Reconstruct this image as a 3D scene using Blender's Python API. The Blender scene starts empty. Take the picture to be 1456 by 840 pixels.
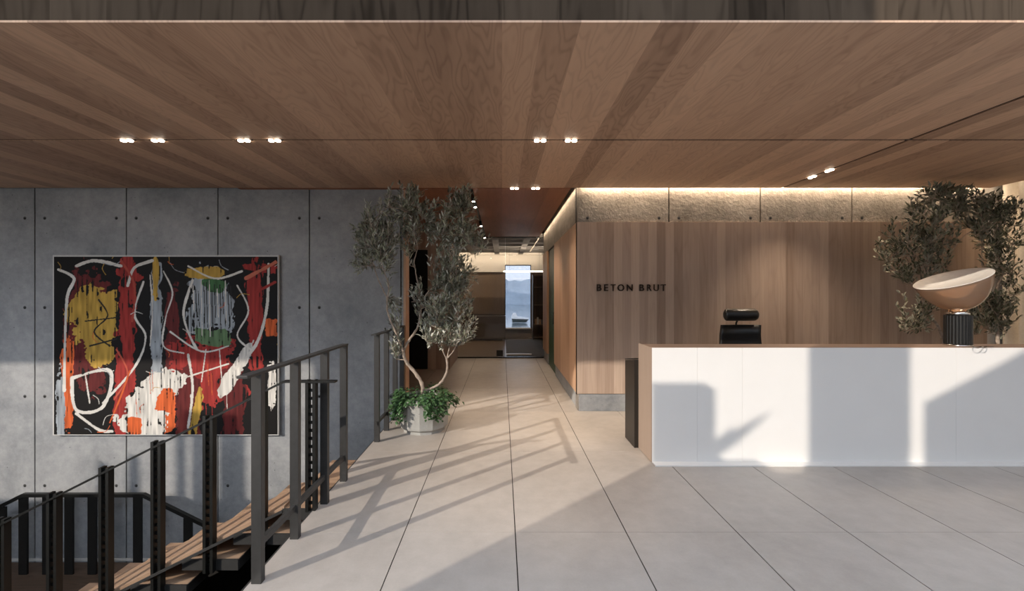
import bpy, bmesh, math, random
import numpy as np
from mathutils import Vector, Matrix
random.seed(11)
C = bpy.context.scene.collection
CAMZ, F = 1.61, 615.0
CEIL = 3.05

def at(x, y, D):
    """a spot seen in the photograph at depth D, in metres"""
    return Vector(((x - 714) / F * D, D, CAMZ - (y - 418) / F * D))

# ------------------------------------------------------------------ mesh helpers
def box(bm, x0, x1, y0, y1, z0, z1, mi=0, bev=0.0):
    vs = [bm.verts.new(p) for p in ((x0,y0,z0),(x1,y0,z0),(x1,y1,z0),(x0,y1,z0),(x0,y0,z1),(x1,y0,z1),(x1,y1,z1),(x0,y1,z1))]
    fs = []
    for q in ((3,2,1,0),(4,5,6,7),(0,1,5,4),(1,2,6,5),(2,3,7,6),(3,0,4,7)):
        f = bm.faces.new([vs[i] for i in q]); f.material_index = mi; fs.append(f)
    if bev > 0:
        es = list({e for f in fs for e in f.edges})
        r = bmesh.ops.bevel(bm, geom=es, offset=bev, segments=2, affect='EDGES', profile=.5)
        for f in r['faces']: f.material_index = mi
    return fs

def prism(bm, pts, axis, a, b, mi=0):
    """polygon in the plane across axis, extruded from a to b"""
    def P(u, v, w):
        return {'x': (w,u,v), 'y': (u,w,v), 'z': (u,v,w)}[axis]
    A = [bm.verts.new(P(u,v,a)) for u, v in pts]; B = [bm.verts.new(P(u,v,b)) for u, v in pts]
    n = len(pts)
    f = bm.faces.new(A); f.material_index = mi
    f = bm.faces.new(B[::-1]); f.material_index = mi
    for i in range(n):
        f = bm.faces.new([A[i], B[i], B[(i+1)%n], A[(i+1)%n]]); f.material_index = mi

def tube(bm, pts, rads, n=8, mi=0, cap=True):
    pts = [Vector(p) for p in pts]
    if not hasattr(rads, '__len__'): rads = [rads]*len(pts)
    up = None; rings = []
    for i, p in enumerate(pts):
        d = (pts[min(i+1,len(pts)-1)] - pts[max(i-1,0)]).normalized()
        if up is None:
            up = d.orthogonal().normalized()
        up = (up - d*up.dot(d))
        if up.length < 1e-5: up = d.orthogonal()
        up.normalize(); s = d.cross(up)
        rings.append([bm.verts.new(p + (up*math.cos(2*math.pi*k/n) + s*math.sin(2*math.pi*k/n))*rads[i]) for k in range(n)])
    for a, b in zip(rings, rings[1:]):
        for k in range(n):
            f = bm.faces.new([a[k], a[(k+1)%n], b[(k+1)%n], b[k]]); f.smooth = True; f.material_index = mi
    if cap and n > 3:
        bm.faces.new(rings[0][::-1]).material_index = mi; bm.faces.new(rings[-1]).material_index = mi

def lathe(bm, prof, n=48, c=(0,0,0), mi=0, smooth=True, radf=None):
    rings = []
    for r, z in prof:
        ring = []
        for k in range(n):
            a = 2*math.pi*k/n; rr = r*(radf(a) if radf else 1)
            ring.append(bm.verts.new((c[0]+rr*math.cos(a), c[1]+rr*math.sin(a), c[2]+z)))
        rings.append(ring)
    for a, b in zip(rings, rings[1:]):
        for k in range(n):
            f = bm.faces.new([a[k], a[(k+1)%n], b[(k+1)%n], b[k]]); f.smooth = smooth; f.material_index = mi
    return rings

def NB(): return bmesh.new()

def obj(name, bm, mats, parent=None, loc=None):
    me = bpy.data.meshes.new(name)
    bmesh.ops.recalc_face_normals(bm, faces=bm.faces) if len(bm.faces) < 20000 else None
    bm.to_mesh(me); bm.free()
    for m in (mats if isinstance(mats, (list, tuple)) else [mats]): me.materials.append(m)
    o = bpy.data.objects.new(name, me); C.objects.link(o)
    if parent: o.parent = parent
    if loc: o.location = loc
    return o

def tag(o, label, cat, group=None, kind=None):
    o['label'] = label; o['category'] = cat
    if group: o['group'] = group
    if kind: o['kind'] = kind
    return o

def thing(name, label, cat, loc=(0,0,0), group=None):
    o = bpy.data.objects.new(name, None); C.objects.link(o); o.location = loc
    o.empty_display_size = .1
    return tag(o, label, cat, group)

def struct(name, bm, mats):
    o = obj(name, bm, mats); o['kind'] = 'structure'; return o

# ------------------------------------------------------------------ materials
def mat(name):
    m = bpy.data.materials.new(name); m.use_nodes = True
    nt = m.node_tree
    return m, nt, nt.nodes['Principled BSDF'], nt.nodes['Material Output']

def plain(name, col, rough=.5, metal=0., noise=.06, scale=30, bump=0., spec=.5, coat=0.):
    m, nt, b, out = mat(name)
    tc = nt.nodes.new('ShaderNodeTexCoord'); n = nt.nodes.new('ShaderNodeTexNoise')
    n.inputs['Scale'].default_value = scale; n.inputs['Detail'].default_value = 4
    nt.links.new(tc.outputs['Object'], n.inputs['Vector'])
    r = nt.nodes.new('ShaderNodeValToRGB'); nt.links.new(n.outputs[0], r.inputs[0])
    r.color_ramp.elements[0].position = .3; r.color_ramp.elements[1].position = .7
    r.color_ramp.elements[0].color = (*[c*(1-noise) for c in col], 1)
    r.color_ramp.elements[1].color = (*[min(1, c*(1+noise)) for c in col], 1)
    nt.links.new(r.outputs[0], b.inputs['Base Color'])
    b.inputs['Roughness'].default_value = rough; b.inputs['Metallic'].default_value = metal
    b.inputs['Specular IOR Level'].default_value = spec
    b.inputs['Coat Weight'].default_value = coat
    if bump:
        bp = nt.nodes.new('ShaderNodeBump'); bp.inputs['Strength'].default_value = bump; bp.inputs['Distance'].default_value = .01
        nt.links.new(n.outputs[0], bp.inputs['Height']); nt.links.new(bp.outputs[0], b.inputs['Normal'])
    return m

class NT:
    def __init__(s, nt): s.nt = nt
    def m(s, op, a, b=None, c=None):
        n = s.nt.nodes.new('ShaderNodeMath'); n.operation = op
        for i, v in enumerate((a, b, c)):
            if v is None: continue
            if isinstance(v, (int, float)): n.inputs[i].default_value = v
            else: s.nt.links.new(v, n.inputs[i])
        return n.outputs[0]
    def comb(s, x, y, z):
        n = s.nt.nodes.new('ShaderNodeCombineXYZ')
        for i, v in enumerate((x, y, z)):
            if isinstance(v, (int, float)): n.inputs[i].default_value = v
            else: s.nt.links.new(v, n.inputs[i])
        return n.outputs[0]
    def noise(s, vec, scale, detail=3, rough=.5, dist=0.):
        n = s.nt.nodes.new('ShaderNodeTexNoise'); s.nt.links.new(vec, n.inputs['Vector'])
        n.inputs['Scale'].default_value = scale; n.inputs['Detail'].default_value = detail
        n.inputs['Roughness'].default_value = rough; n.inputs['Distortion'].default_value = dist
        return n.outputs[0]
    def ramp(s, v, stops):
        n = s.nt.nodes.new('ShaderNodeValToRGB'); s.nt.links.new(v, n.inputs[0]); e = n.color_ramp.elements
        e[0].position, e[0].color = stops[0][0], (*stops[0][1], 1)
        e[1].position, e[1].color = stops[-1][0], (*stops[-1][1], 1)
        for p, c in stops[1:-1]:
            k = e.new(p); k.color = (*c, 1)
        return n.outputs[0]
    def mix(s, f, a, b, mode='MIX'):
        n = s.nt.nodes.new('ShaderNodeMix'); n.data_type = 'RGBA'; n.blend_type = mode
        for i, v in ((0, f), (6, a), (7, b)):
            if isinstance(v, (int, float)): n.inputs[i].default_value = v
            elif isinstance(v, tuple): n.inputs[i].default_value = (*v, 1)
            else: s.nt.links.new(v, n.inputs[i])
        return n.outputs[2]

def wood(name, across, along, w, dark, light, rough=.5, var=1., lines=.25, ring=14., seam=.0, fine=60, warp=.5):
    m, nt, b, out = mat(name); T = NT(nt)
    tc = nt.nodes.new('ShaderNodeTexCoord'); sp = nt.nodes.new('ShaderNodeSeparateXYZ')
    nt.links.new(tc.outputs['Object'], sp.inputs[0])
    A = sp.outputs['XYZ'.index(across)]; L = sp.outputs['XYZ'.index(along)]
    idx = T.m('FLOOR', T.m('DIVIDE', A, w))
    wn = nt.nodes.new('ShaderNodeTexWhiteNoise'); wn.noise_dimensions = '1D'; nt.links.new(idx, wn.inputs['W'])
    off = T.m('MULTIPLY', wn.outputs[0], 37.)
    v1 = T.comb(T.m('MULTIPLY', A, 4.), T.m('MULTIPLY', L, warp), off)
    n1 = T.noise(v1, 1., 2, .5)
    rings = T.m('SINE', T.m('MULTIPLY', n1, ring*6.28))
    rings = T.m('POWER', T.m('ADD', T.m('MULTIPLY', rings, .5), .5), 3.)
    v2 = T.comb(T.m('MULTIPLY', A, fine), T.m('MULTIPLY', L, 1.3), off)
    n2 = T.noise(v2, 1., 4, .6)
    v3 = T.comb(T.m('MULTIPLY', A, 1.4), T.m('MULTIPLY', L, .12), 3.)
    n3 = T.noise(v3, 1., 2, .5)
    t = T.m('ADD', T.m('MULTIPLY', wn.outputs[0], .42*var), T.m('MULTIPLY', n2, .34))
    t = T.m('ADD', t, T.m('MULTIPLY', n3, .42))
    t = T.m('SUBTRACT', t, T.m('MULTIPLY', rings, lines))
    col = T.ramp(t, [(.12, dark), (.5, tuple((a+c)/2 for a, c in zip(dark, light))), (.95, light)])
    if seam > 0:
        fr = T.m('FRACT', T.m('DIVIDE', A, w))
        s = T.m('LESS_THAN', fr, .012)
        col = T.mix(T.m('MULTIPLY', s, seam), col, (.03, .02, .015))
    nt.links.new(col, b.inputs['Base Color'])
    b.inputs['Roughness'].default_value = rough; b.inputs['Specular IOR Level'].default_value = .35
    bp = nt.nodes.new('ShaderNodeBump'); bp.inputs['Strength'].default_value = .12; bp.inputs['Distance'].default_value = .004
    nt.links.new(T.m('ADD', n2, T.m('MULTIPLY', rings, -.5)), bp.inputs['Height']); nt.links.new(bp.outputs[0], b.inputs['Normal'])
    return m

def concrete(name, c0, c1, rough=.75, bump=.25, pits=True, sc=1.):
    m, nt, b, out = mat(name); T = NT(nt)
    tc = nt.nodes.new('ShaderNodeTexCoord'); V = tc.outputs['Object']
    a = T.noise(V, 1.1*sc, 5, .6, .4); f = T.noise(V, 14*sc, 6, .65); g = T.noise(V, 90, 3, .6)
    t = T.m('ADD', T.m('MULTIPLY', a, .65), T.m('MULTIPLY', f, .3)); t = T.m('ADD', t, T.m('MULTIPLY', g, .1))
    col = T.ramp(t, [(.36, c0), (.68, c1)])
    if pits:
        vo = nt.nodes.new('ShaderNodeTexVoronoi'); vo.inputs['Scale'].default_value = 9; nt.links.new(V, vo.inputs['Vector'])
        pit = T.m('LESS_THAN', vo.outputs['Distance'], .075)
        sel = T.m('GREATER_THAN', T.noise(V, 3.3, 2), .52)
        col = T.mix(T.m('MULTIPLY', T.m('MULTIPLY', pit, sel), .55), col, tuple(c*.35 for c in c0))
    nt.links.new(col, b.inputs['Base Color']); b.inputs['Roughness'].default_value = rough
    b.inputs['Specular IOR Level'].default_value = .3
    bp = nt.nodes.new('ShaderNodeBump'); bp.inputs['Strength'].default_value = bump; bp.inputs['Distance'].default_value = .02
    nt.links.new(T.m('ADD', f, T.m('MULTIPLY', a, 1.5)), bp.inputs['Height']); nt.links.new(bp.outputs[0], b.inputs['Normal'])
    return m

def emit(name, col, s):
    m, nt, b, out = mat(name)
    b.inputs['Base Color'].default_value = (*col, 1); b.inputs['Emission Color'].default_value = (*col, 1)
    b.inputs['Emission Strength'].default_value = s
    return m

def glass(name, tint, refl=1., rough=.0):
    m, nt, b, out = mat(name); nt.nodes.remove(b)
    t = nt.nodes.new('ShaderNodeBsdfTransparent'); t.inputs[0].default_value = (*tint, 1)
    g = nt.nodes.new('ShaderNodeBsdfGlossy'); g.inputs['Roughness'].default_value = rough
    fr = nt.nodes.new('ShaderNodeFresnel'); fr.inputs[0].default_value = 1.45
    ml = nt.nodes.new('ShaderNodeMath'); ml.operation = 'MULTIPLY'; ml.inputs[1].default_value = refl
    nt.links.new(fr.outputs[0], ml.inputs[0])
    mx = nt.nodes.new('ShaderNodeMixShader'); nt.links.new(ml.outputs[0], mx.inputs[0])
    nt.links.new(t.outputs[0], mx.inputs[1]); nt.links.new(g.outputs[0], mx.inputs[2]); nt.links.new(mx.outputs[0], out.inputs[0])
    return m

M = {}
M['ceil'] = wood('ceiling veneer', 'X', 'Y', .21, (.25, .145, .095), (.70, .46, .31), .55, 1., .13, 20, fine=14, warp=.8)
M['ceil_hall'] = wood('corridor ceiling veneer', 'X', 'Y', .32, (.17, .065, .035), (.42, .18, .10), .5, .8, .1, 8, fine=14)
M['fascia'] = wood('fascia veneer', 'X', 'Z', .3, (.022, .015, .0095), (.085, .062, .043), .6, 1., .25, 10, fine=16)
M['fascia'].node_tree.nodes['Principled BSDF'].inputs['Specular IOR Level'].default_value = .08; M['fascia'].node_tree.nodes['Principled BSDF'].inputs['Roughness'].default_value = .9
M['wall_wood'] = wood('vertical oak boards', 'X', 'Z', .118, (.23, .15, .108), (.60, .465, .37), .5, 1.05, .07, 8, seam=.3, fine=55)
M['side_wood'] = wood('vertical warm oak boards', 'Y', 'Z', .2, (.36, .20, .12), (.66, .42, .27), .5, .8, .06, 7, fine=50)
M['back_wood'] = wood('brown wall boards', 'X', 'Z', .6, (.10, .07, .05), (.22, .165, .12), .6, .8, .05, 7, fine=30)
M['desk_wood'] = wood('desk top oak', 'Y', 'X', .4, (.20, .13, .095), (.38, .27, .20), .45, .6, .08, 8, fine=50)
M['stair_wood'] = wood('stair oak', 'Y', 'X', .22, (.24, .15, .095), (.52, .35, .235), .5, 1., .2, 10, fine=30)
M['conc'] = concrete('cast concrete', (.195, .205, .218), (.41, .412, .415))
M['conc_warm'] = concrete('cast concrete above boards', (.15, .135, .12), (.34, .31, .28), bump=.55, sc=1.6)
M['seam'] = plain('dark joint', (.012, .012, .012), .9)
M['tile'] = concrete('porcelain floor tile', (.34, .305, .275), (.50, .458, .42), rough=.42, bump=.02, pits=False, sc=.55)
M['tile'].node_tree.nodes['Principled BSDF'].inputs['Specular IOR Level'].default_value = .4
M['grout'] = plain('dark grout', (.02, .016, .013), .9)
M['steel'] = plain('dark painted steel', (.05, .049, .048), .42, .3, .1, 20)
M['steel_b'] = plain('black painted steel', (.012, .012, .011), .4, .2, .1, 20)
M['black'] = plain('black lacquer', (.008, .008, .008), .35)
M['void'] = plain('dark recess shade', (.01, .009, .008), .9)  # near-black colour holds the shade of the stair void and the coffers
M['white'] = plain('white lacquered panel', (.80, .785, .765), .38, 0, .012, 3, spec=.4)
M['paint_w'] = plain('off-white plaster', (.62, .60, .57), .8)
M['green'] = plain('dark green lacquer', (.012, .055, .022), .5, 0, .1, 8)
M['planter'] = concrete('planter concrete', (.27, .27, .255), (.40, .395, .375), pits=True, bump=.2, sc=3)
M['soil'] = plain('soil', (.03, .02, .012), .95, 0, .5, 60, .8)
M['chrome'] = plain('polished chrome', (.75, .73, .7), .12, 1.)
M['leather'] = plain('black leather', (.010, .010, .010), .28, 0, .3, 120, .15)
M['curtain'] = plain('sheer curtain cloth', (.72, .66, .58), .9, 0, .05, 50)
M['letter'] = plain('bronze lettering', (.035, .02, .012), .35, .6)
M['lens'] = emit('lit lamp lens', (1., .86, .70), 14)
M['led'] = emit('led tube', (1., .93, .84), 7)
M['glass'] = glass('smoked glass', (.74, .72, .70), .8)
M['winglass'] = glass('window glass', (.66, .70, .76), .6)

# ------------------------------------------------------------------ camera
cam = bpy.data.objects.new('camera', bpy.data.cameras.new('camera')); C.objects.link(cam)
cam.location = (0, 0, CAMZ); cam.rotation_euler = (math.radians(90), 0, 0)
cam.data.sensor_width = 36; cam.data.lens = F/1456*36
cam.data.shift_x = 14/1456; cam.data.shift_y = -2/1456; cam.data.clip_end = 2000; cam.data.clip_start = .05
bpy.context.scene.camera = cam

# ------------------------------------------------------------------ floor
VX, VY0, WY = -1.408, 1.2, 5.965           # void edge, near end of the void, plane of the concrete walls
def tiles(bm, X0, X1, Y0, Y1, z=0):
    gx, gy = .0035, .0012
    i0 = math.floor((X0-.0885)/.75); i1 = math.ceil((X1-.0885)/.75)
    j0 = math.floor((Y0-2.927)/1.497); j1 = math.ceil((Y1-2.927)/1.497)
    for i in range(i0, i1):
        for j in range(j0, j1):
            a, b = .0885+.75*i+gx, .0885+.75*(i+1)-gx
            c, d = 2.927+1.497*j+gy, 2.927+1.497*(j+1)-gy
            a, b, c, d = max(a, X0), min(b, X1), max(c, Y0), min(d, Y1)
            if b-a > .01 and d-c > .01: box(bm, a, b, c, d, z-.02, z)
bm = NB(); tiles(bm, VX, 8.0, -2, 10.9); tiles(bm, -16, VX, -2, VY0)
box(bm, VX+.01, 8.0, -2, 10.9, -.3, -.006, 1); box(bm, -16, VX+.01, -2, VY0-.01, -.3, -.006, 1)
tiles(bm, -3.6, VX, WY+.35, 10.9); box(bm, -3.6, VX+.01, WY+.35, 10.9, -.3, -.006, 1)
struct('floor', bm, [M['tile'], M['grout']])
bm = NB(); box(bm, VX-.012, VX, VY0, WY, -.34, -.001); box(bm, -16, VX, VY0-.012+.012, VY0+.012, -.34, -.001)
struct('trim_1', bm, M['steel'])
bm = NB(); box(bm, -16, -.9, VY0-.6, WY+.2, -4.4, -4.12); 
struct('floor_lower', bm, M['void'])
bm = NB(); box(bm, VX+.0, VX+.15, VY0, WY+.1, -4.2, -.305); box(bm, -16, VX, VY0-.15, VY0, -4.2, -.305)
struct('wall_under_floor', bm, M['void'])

# ------------------------------------------------------------------ ceiling
g = .019
bm = NB()
xs = [-16, 3.80, 6.62]; ys = [2.294, 4.044, 5.865]
for i in range(2):
    for j in range(2):
        box(bm, xs[i]+(g if i else 0), xs[i+1]-(0 if i else g), ys[j]+(g if j else 0), ys[j+1]-(g if not j else 0), CEIL, CEIL+.012)
box(bm, -16, 6.62, 2.33, 5.865, CEIL+.010, CEIL+.2, 1)
struct('ceiling', bm, [M['ceil'], M['seam']])
bm = NB(); box(bm, -3.6, .935, 5.89, 10.9, CEIL, CEIL+.012); box(bm, -3.6, .935, 5.86, 10.9, CEIL+.010, CEIL+.2, 1)
struct('ceiling_corridor', bm, [M['ceil_hall'], M['seam']])
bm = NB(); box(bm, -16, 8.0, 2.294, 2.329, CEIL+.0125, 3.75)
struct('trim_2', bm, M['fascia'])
bm = NB(); box(bm, -16, 8.0, 2.34, 2.5, 3.3, 7.2); struct('wall_upper', bm, M['paint_w'])
bm = NB(); box(bm, -18, -3.2, -2.3, 2.5, 7.2, 7.4); box(bm, 7.2, 8.2, -2.3, 2.5, 7.2, 7.4); struct('ceiling_high', bm, M['paint_w'])  # gap between the two slabs left open to let sky light in
bm = NB(); box(bm, -18, 8.2, 2.5, 11.2, 3.5, 3.62); struct('ceiling_slab', bm, M['void'])

# ------------------------------------------------------------------ concrete panel walls
def panel_wall(bm, x0, x1, z0, z1, yf, first, step, holes_z, seam=.009, th=.12):
    xsn = []
    k = math.floor((x0-first)/step)
    while first + k*step < x1 + step:
        xsn.append(first+k*step); k += 1
    for a, b in zip(xsn, xsn[1:]):
        a2, b2 = max(a, x0), min(b, x1)
        if b2-a2 < .03: continue
        box(bm, a2+(seam if a > x0 else 0), b2-(seam if b < x1 else 0), yf, yf+th, z0, z1)
        for hx in (a+.137, b-.137):
            if not (x0+.03 < hx < x1-.03): continue
            for hz in holes_z:
                if not (z0 < hz < z1): continue
                n = 14; r = .023
                ring = [bm.verts.new((hx+r*math.cos(2*math.pi*q/n), yf-.002, hz+r*math.sin(2*math.pi*q/n))) for q in range(n)]
                inn = [bm.verts.new((hx+.6*r*math.cos(2*math.pi*q/n), yf-.0012, hz-.004+.6*r*math.sin(2*math.pi*q/n))) for q in range(n)]
                for q in range(n):
                    bm.faces.new([ring[q], ring[(q+1)%n], inn[(q+1)%n], inn[q]]).material_index = 2
                bm.faces.new(inn).material_index = 1
    box(bm, x0, x1, yf+th-.02, yf+th+.1, z0, z1, 1)
M['hole'] = plain('tie hole rim', (.10, .10, .10), .8)
bm = NB()
panel_wall(bm, -16, -1.36, -4.3, 3.5, WY, -2.658, 1.262, [2.657, 1.425, .20, -1.03, -2.26, -3.4])
struct('wall_left', bm, [M['conc'], M['seam'], M['hole']])
bm = NB(); box(bm, -1.36, -1.33, WY-.004, WY+.22, 0, CEIL+.1); struct('trim_3', bm, M['side_wood'])
bm = NB(); box(bm, -9, -1.6, WY-.02, WY, -2.06, -2.03); struct('baseboard_lower', bm, M['paint_w'])

bm = NB(); panel_wall(bm, 1.047, 6.66, 2.6, 3.5, WY, 2.3, 1.262, [2.657])
box(bm, 1.047, 6.66, WY+.06, WY+.2, .2, 2.6); box(bm, 1.047, 6.66, WY+.01, WY+.2, 0, .242)
struct('wall_back', bm, [M['conc_warm'], M['seam'], M['hole']])
bm = NB(); box(bm, 1.06, 6.66, WY-.012, WY+.02, 0, .232); struct('baseboard_back', bm, M['conc'])
bm = NB()
for a, b in ((1.027, 3.918), (3.921, 6.66)): box(bm, a, b, WY-.025, WY+.055, .242, 2.6)
struct('trim_4', bm, M['wall_wood'])
# corridor right side
bm = NB(); box(bm, 1.047, 1.2, WY+.2, 10.9, 2.6, 3.5); box(bm, 1.30, 1.45, WY+.2, 10.9, 0, 2.6)
struct('wall_corridor_right', bm, [M['conc_warm']])
bm = NB(); box(bm, 1.056, 1.2, WY+.02, 8.58, 0, .242); box(bm, 1.056, 1.2, 9.9, 10.9, 0, .242); struct('baseboard_corridor', bm, M['conc'])
bm = NB(); box(bm, 1.027, 1.3, WY-.024, 8.56, .242, 2.6); box(bm, 1.027, 1.3, 9.92, 10.9, .242, 2.6); struct('trim_5', bm, M['side_wood'])
bm = NB(); box(bm, 1.07, 1.29, 8.585, 9.895, .005, 2.59, bev=.004)
d = struct('door_1', bm, M['green'])
bm = NB(); tube(bm, [(1.03, 8.72, 1.0), (1.03, 8.72, 1.25)], .01); tube(bm, [(1.03, 8.72, 1.03), (1.08, 8.72, 1.03)], .006); tube(bm, [(1.03, 8.72, 1.22), (1.08, 8.72, 1.22)], .006)
obj('door_handle', bm, M['steel_b'], d)
# corridor left side
bm = NB(); box(bm, -3.6, -1.59, 9.25, 9.4, 2.57, CEIL+.1); box(bm, -1.59, -1.12, 9.25, 10.9, 0, CEIL+.1); box(bm, -3.6, -2.9, 9.25, 9.4, 0, 2.57)
struct('wall_corridor_left', bm, M['wall_wood'])
bm = NB(); box(bm, -2.9, -1.6, 9.28, 9.36, .0, 2.56); d = struct('door_2', bm, M['black'])
bm = NB(); tube(bm, [(-1.72, 9.25, 1.02), (-1.86, 9.25, 1.02)], .011); tube(bm, [(-1.72, 9.25, 1.02), (-1.72, 9.29, 1.02)], .008); obj('door_handle', bm, M['steel_b'], d)
bm = NB(); box(bm, -3.7, -3.6, WY+.2, 9.4, 0, 3.2); struct('wall_corridor_end', bm, M['wall_wood'])

# ------------------------------------------------------------------ room beyond the smoked glass
YG = 10.9
bm = NB(); box(bm, -6, 4, YG+.02, 16.3, -.2, -.003); struct('floor_far_room', bm, plain('far room floor', (.09, .068, .05), .3, 0, .1, 4))
bm = NB()
box(bm, -6, .104, 16, 16.2, 0, 3.3); box(bm, 1.066, 4, 16, 16.2, 0, 3.3); box(bm, .104, 1.066, 16, 16.2, 2.68, 3.3); box(bm, .104, 1.066, 16, 16.2, 0, .36)
struct('wall_far', bm, M['back_wood'])
bm = NB(); box(bm, -6, .100, 15.93, 16, 2.42, 3.3); box(bm, 1.07, 4, 15.93, 16, 2.42, 3.3); box(bm, .1, 1.07, 15.93, 16, 2.69, 3.3); struct('trim_6', bm, M['paint_w'])
bm = NB(); box(bm, -6.2, -6, YG, 16.2, 0, 3.3); box(bm, 4, 4.2, YG, 16.2, 0, 3.3); struct('wall_far_side', bm, M['back_wood'])
fw = NB()
for a in ((.104, .125), (1.045, 1.066)): box(fw, a[0], a[1], 15.98, 16.06, .36, 2.68)
box(fw, .104, 1.066, 15.98, 16.06, 2.66, 2.68)
w1 = struct('window_1', fw, M['steel_b'])
b2 = NB(); box(b2, .125, 1.045, 16.02, 16.026, .37, 2.66); obj('window_pane', b2, M['winglass'], w1)
b2 = NB(); box(b2, .104, 1.066, 15.85, 16.02, .33, .365); obj('window_sill', b2, M['paint_w'], w1)
bm = NB(); box(bm, -6, 4, YG, 16.2, 3.26, 3.5, 1)
x = -5.6
for k in range(9):
    xx = -3.67 + k*.85
    box(bm, xx, xx+.17, YG, 15.8, 3.05, 3.34)
for k in range(6):
    yy = 11.25 + k*.9
    box(bm, -6, 4, yy, yy+.14, 3.05, 3.34)
struct('ceiling_far', bm, [M['paint_w'], M['void']])
# smoked glass partition
gp = NB(); box(gp, -1.12, .075, YG-.006, YG+.006, .03, CEIL); w2 = struct('window_2', gp, M['glass'])
b2 = NB(); box(b2, -1.12, 1.05, YG-.02, YG+.02, 0, .03); box(b2, -1.12, 1.05, YG-.02, YG+.02, CEIL-.02, CEIL+.3); obj('window_frame', b2, M['steel_b'], w2)
gp = NB(); box(gp, .083, 1.05, YG-.006, YG+.006, .035, CEIL-.02); d3 = struct('door_3', gp, M['glass'])
b2 = NB(); box(b2, -.14, .02, YG-.03, YG+.03, .05, .20); obj('lock_box', b2, M['steel_b'], d3)
b2 = NB(); box(b2, .083, .74, YG-.03, YG-.01, .09, .115); obj('kick_rail', b2, M['chrome'], d3)

# furniture beyond the glass
t = thing('linear_pendant', 'thin white glowing tube lamp hung level behind the smoked glass', 'lamp', (.62, 13.0, 2.29))
bm = NB(); box(bm, -.58, .75, -.02, .02, -.02, .02); obj('led_tube', bm, M['led'], t)
for q in (-.4, .5):
    bm = NB(); tube(bm, [(q, 0, .02), (q, 0, .69)], .002, 6); obj('suspension_wire', bm, M['steel_b'], t)
t = thing('sideboard', 'long low dark cabinet along the brown wall behind the smoked glass', 'cabinet', (-1.1, 15.2, 0))
bm = NB(); box(bm, -1.0, 1.22, -.25, .25, .06, .86, bev=.006); obj('cabinet_body', bm, plain('dark brown veneer', (.035, .027, .022), .4), t)
for k in range(3):
    bm = NB(); box(bm, -.98+k*.735, -.98+k*.735+.72, -.268, -.252, .08, .84, bev=.003); obj('door', bm, plain('dark brown front', (.04, .031, .025), .4), t)
bm = NB(); box(bm, -.9, 1.1, -.2, .2, 0, .06); obj('plinth', bm, M['black'], t)
bm = NB()
for k in range(34): box(bm, -1.36+k*.042, -1.36+k*.042+.022, 15.88, 15.96, .87, 1.5)
box(bm, -1.38, .08, 15.96, 15.99, .86, 1.52)
tag(obj('slatted_panel', bm, M['back_wood']), 'vertical slatted brown panel on the far wall above the dark cabinet', 'panel')
t = thing('bookshelf', 'dark open shelf unit to the right of the far tall window', 'shelf', (1.55, 15.6, 0))
bm = NB(); box(bm, -.46, -.42, -.2, .2, 0, 2.3); obj('side_panel', bm, M['black'], t)
bm = NB(); box(bm, .42, .46, -.2, .2, 0, 2.3); obj('side_panel', bm, M['black'], t)
bm = NB(); box(bm, -.42, .42, .17, .2, 0, 2.3); obj('back_panel', bm, plain('shelf back', (.07, .035, .022), .6), t)
for z in (.05, .5, 1.2, 1.85, 2.26):
    bm = NB(); box(bm, -.42, .42, -.2, .17, z, z+.03); obj('shelf', bm, plain('shelf board', (.10, .06, .04), .5), t)
rr = random.Random(4)
for k in range(5):
    bm = NB(); h = .16+.12*rr.random(); box(bm, -.03, .03, -.07, .07, 0, h)
    tag(obj('book', bm, plain('book cover %d' % k, rr.choice([(.3, .18, .1), (.35, .33, .3), (.05, .05, .07)]), .6), loc=(1.2+.075*k, 15.5, .53)), 'small upright book on the shelf right of the far window', 'book', 'books on the far shelf')
bm = NB(); box(bm, .12, 1.9, 11.2, 15.3, 0, .012); tag(obj('rug', bm, plain('charcoal rug', (.012, .012, .013), .8)), 'charcoal rug on the floor behind the smoked glass door', 'rug')

# ------------------------------------------------------------------ outside the far window
bm = NB(); box(bm, -400, 400, 17, 900, -6.4, -6.2); struct('sea', bm, plain('sea water', (.10, .14, .17), .12, 0, .2, .2, .3))
def ridge(name, Y, h0, seed, col, x0=-120, x1=260):
    r = random.Random(seed); bm = NB(); pts = []
    n = 60; ph = [r.random()*6 for _ in range(5)]
    for i in range(n+1):
        x = x0+(x1-x0)*i/n; h = h0*(.55+.25*math.sin(x*.05+ph[0])+.15*math.sin(x*.13+ph[1])+.05*math.sin(x*.4+ph[2]))
        pts.append((x, h))
    for (a, h), (b, k) in zip(pts, pts[1:]):
        q = [bm.verts.new(p) for p in ((a, Y, -6.2), (b, Y, -6.2), (b, Y+25, k), (a, Y+25, h))]; bm.faces.new(q)
    bmesh.ops.remove_doubles(bm, verts=bm.verts, dist=.001)
    o = struct(name, bm, plain(name+' haze', col, 1., 0, .1, .05))
ridge('hill', 420, 24, 3, (.42, .48, .54)); ridge('hill_near', 330, 7, 9, (.30, .36, .42))
bm = NB()
for k in range(40):
    xx = rr.uniform(-6, 14); yy = rr.uniform(52, 62); s = rr.uniform(.4, 1.1)
    bmesh.ops.create_icosphere(bm, subdivisions=1, radius=s, matrix=Matrix.Translation((xx, yy, -5.2+rr.random()*.5)) @ Matrix.Scale(.6, 4, (0,0,1)))
tag(obj('rock', bm, plain('breakwater stone', (.16, .14, .13), .9, 0, .4, 2)), 'rough stone breakwater seen through the far window', 'rocks', kind='stuff')
t = thing('motor_boat', 'white boat with dark hull seen through the far window', 'boat', (4.6, 118, -6.25))
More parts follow.
